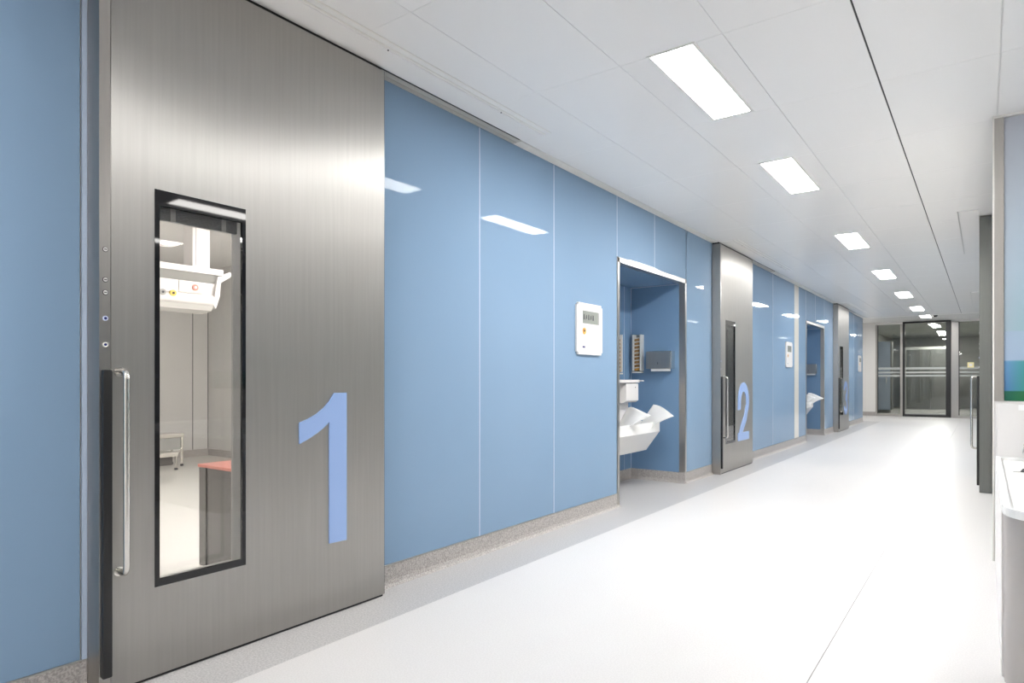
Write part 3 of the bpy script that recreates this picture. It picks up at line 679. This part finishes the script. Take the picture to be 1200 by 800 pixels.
# ------------------------------------------------------------------ operating room behind door 1
orr = thing('wall_room', 'pale panelled walls of the room behind the number one door', 'wall', (-9.12, 5, 0), kind='structure')
XO, YO, YO2 = -9.12, 4.95, -3.0
box('far_wall', XO - .1, XO, YO2, YO, 0, ZC, 'or_wall', orr)
box('side_wall', XO - .1, XB0 - .02, YO, YO + .03, 0, ZC, 'or_wall', orr)
box('side_wall', XO - .1, XB0, YO2 - .1, YO2, 0, ZC, 'or_wall', orr)
box('room_floor', XO, XB1, YO2, YO, -0.03, -0.001, 'or_floor', orr)
box('room_ceiling', XO - .1, XB0 - .001, YO2 - .1, YO + .05, ZC, ZC + .1, 'ceil', orr)
for yy in (4.72, 3.5, 2.3): box('panel_seam', XO, XO + .002, yy - .006, yy + .006, .1, ZC, 'seam', orr)
for xx in (-8.0, -6.8): box('panel_seam', xx - .005, xx + .005, YO - .002, YO, .1, ZC, 'seam', orr)
box('panel_seam', XO, XO + .004, YO - .012, YO, .0, ZC, 'seam', orr)
box('skirting', XO, XO + .012, YO2, YO, 0, .10, 'base', orr); box('skirting', XO, XB0 - .02, YO - .012, YO, 0, .10, 'base', orr)
for i, (x, y) in enumerate(((-4.6, -1.4), (-7.2, -1.2), (-3.5, 3.4), (-5.0, 3.75))):
    ceiling_light(x, x + .5, y, y + 1.1, ['lit theatre ceiling panel near the number one door, left of its window', 'lit theatre ceiling panel at the far left of that room', 'lit theatre ceiling panel just inside the number one door on the right', 'lit theatre ceiling panel by the right side wall of that room'][i], 'light panels in the theatre', 'or_lit')
# pendant boom
pd = thing('ceiling_pendant', 'white ceiling pendant beam with gas outlets, seen through the door window', 'pendant', (-5.9, 3.08, ZC))
box('column', -5.96, -5.80, 3.00, 3.165, 2.12, ZC, 'lac', pd, .004); box('column_groove', -5.80, -5.798, 3.030, 3.036, 2.14, ZC, 'grey_plastic', pd)
box('top_slab', -6.10, -5.78, 1.9, 3.285, 2.072, 2.128, 'lac', pd, .004)
bm = bmesh.new(); add_prism(bm, [(-6.08, 2.071), (-5.80, 2.071), (-5.85, 1.995), (-6.04, 1.995)], 'y', 1.92, 3.26); obj('shade_cove', bm, 'grey_plastic', pd)
bm = bmesh.new(); add_box(bm, -6.04, -5.83, 1.92, 3.24, 1.88, 1.995, .003); bd = obj('outlet_channel', bm, 'lac', pd)
bm = bmesh.new(); add_tube(bm, [(-5.84, 1.92, 1.835), (-5.84, 3.205, 1.835)], .052, 16); add_box(bm, -6.04, -5.84, 1.92, 3.205, 1.80, 1.88); obj('rail', bm, 'lac', pd, smooth=True)
bm = bmesh.new(); add_prism(bm, [(-6.0, 1.79), (-5.80, 1.79), (-5.84, 1.74), (-6.0, 1.72)], 'y', 1.92, 3.20); obj('underside', bm, 'or_wall', pd)
bm = bmesh.new(); add_prism(bm, [(3.24, 2.06), (3.36, 2.12), (3.385, 2.10), (3.36, 2.07), (3.27, 2.01), (3.26, 1.88), (3.22, 1.76), (3.20, 1.80)], 'x', -6.0, -5.80); obj('end_bracket', bm, 'lac', pd)
bm = bmesh.new(); add_box(bm, -5.83, -5.822, 2.89, 3.10, 1.89, 1.99, .003); op = obj('outlet_plate', bm, 'track', pd)
bm = bmesh.new(); cyl(bm, (-5.818, 3.035, 1.94), 'x', .028, .01, 18); obj('red_outlet', bm, 'red', op, smooth=True)
bm = bmesh.new(); cyl(bm, (-5.812, 3.035, 1.94), 'x', .012, .01, 14); obj('outlet_core', bm, 'trim', op, smooth=True)
for y, c in ((2.82, 'yellow'), (2.73, 'grey_plastic')):
    bm = bmesh.new(); cyl(bm, (-5.79, y, 1.865), 'x', .028, .02, 18); q = obj('gas_socket', bm, c, pd, smooth=True)
    bm = bmesh.new(); cyl(bm, (-5.778, y, 1.865), 'x', .011, .006, 12); obj('socket_core', bm, 'ink', q)
box('column', -5.96, -5.80, 2.3, 2.46, 2.12, ZC, 'lac', pd, .004)
# step stool
ss = thing('step_stool', 'two-tier steel step stool by the far wall of the room', 'stool', (-8.2, 3.4, 0))
box('upper_step', -8.55, -8.25, 2.9, 4.16, .365, .415, 'chrome', ss, .004); box('lower_step', -8.25, -7.93, 2.9, 3.93, .165, .215, 'chrome', ss, .004)
for x, y, z in ((-8.53, 4.14, .375), (-8.27, 4.14, .375), (-7.95, 3.91, .175), (-8.53, 2.92, .375), (-8.27, 2.92, .375), (-7.95, 2.92, .175)):
    bm = bmesh.new(); add_tube(bm, [(x, y, 0.015), (x, y, z)], .016, 8); q = obj('leg', bm, 'chrome', ss, smooth=True)
    bm = bmesh.new(); cyl(bm, (x, y, .0125), 'z', .02, .025, 10); obj('rubber_foot', bm, 'ink', q)
bm = bmesh.new(); add_tube(bm, [(-8.27, 4.14, .22), (-7.95, 3.91, .18)], .012, 8); obj('brace', bm, 'chrome', ss, smooth=True)
box('step_shade_board', -8.28, -8.26, 2.92, 4.12, .215, .365, 'grey_plastic', ss); box('step_shade_board', -8.00, -7.98, 2.92, 3.88, .06, .165, 'cabinet', ss)  # added boards; their dark colour stands for shade under the steps
# steel cabinet with red top
cb = thing('equipment_cabinet', 'low grey steel cabinet with a dusty red top behind the door window', 'cabinet', (-3.55, 2.2, 0))
box('body', -3.66, -3.20, 1.945, 2.14, 0.03, 0.595, 'cabinet', cb, .008)
box('top', -3.675, -3.18, 1.93, 2.155, 0.595, 0.612, 'red', cb, .004, label='dusty red top')
box('corner_trim', -3.672, -3.60, 1.938, 1.945, 0.03, 0.59, 'cabinet', cb, .002); box('kick_rail', -3.665, -3.195, 1.935, 2.145, 0.0, 0.03, 'chrome', cb)
bm = bmesh.new(); add_box(bm, -3.56, -3.25, 1.937, 1.945, .08, .55, .003); dr = obj('front_door', bm, 'cabinet', cb)
box('handle', -3.29, -3.275, 1.925, 1.937, .25, .42, 'chrome', dr)
# dark rooms behind doors 2 and 3
for i, (a, b) in enumerate(DOORS[1:]):
    t = thing('wall_room', 'unlit grey room behind the number %s door' % ['two', 'three'][i], 'wall', (-4, a, 0), kind='structure')
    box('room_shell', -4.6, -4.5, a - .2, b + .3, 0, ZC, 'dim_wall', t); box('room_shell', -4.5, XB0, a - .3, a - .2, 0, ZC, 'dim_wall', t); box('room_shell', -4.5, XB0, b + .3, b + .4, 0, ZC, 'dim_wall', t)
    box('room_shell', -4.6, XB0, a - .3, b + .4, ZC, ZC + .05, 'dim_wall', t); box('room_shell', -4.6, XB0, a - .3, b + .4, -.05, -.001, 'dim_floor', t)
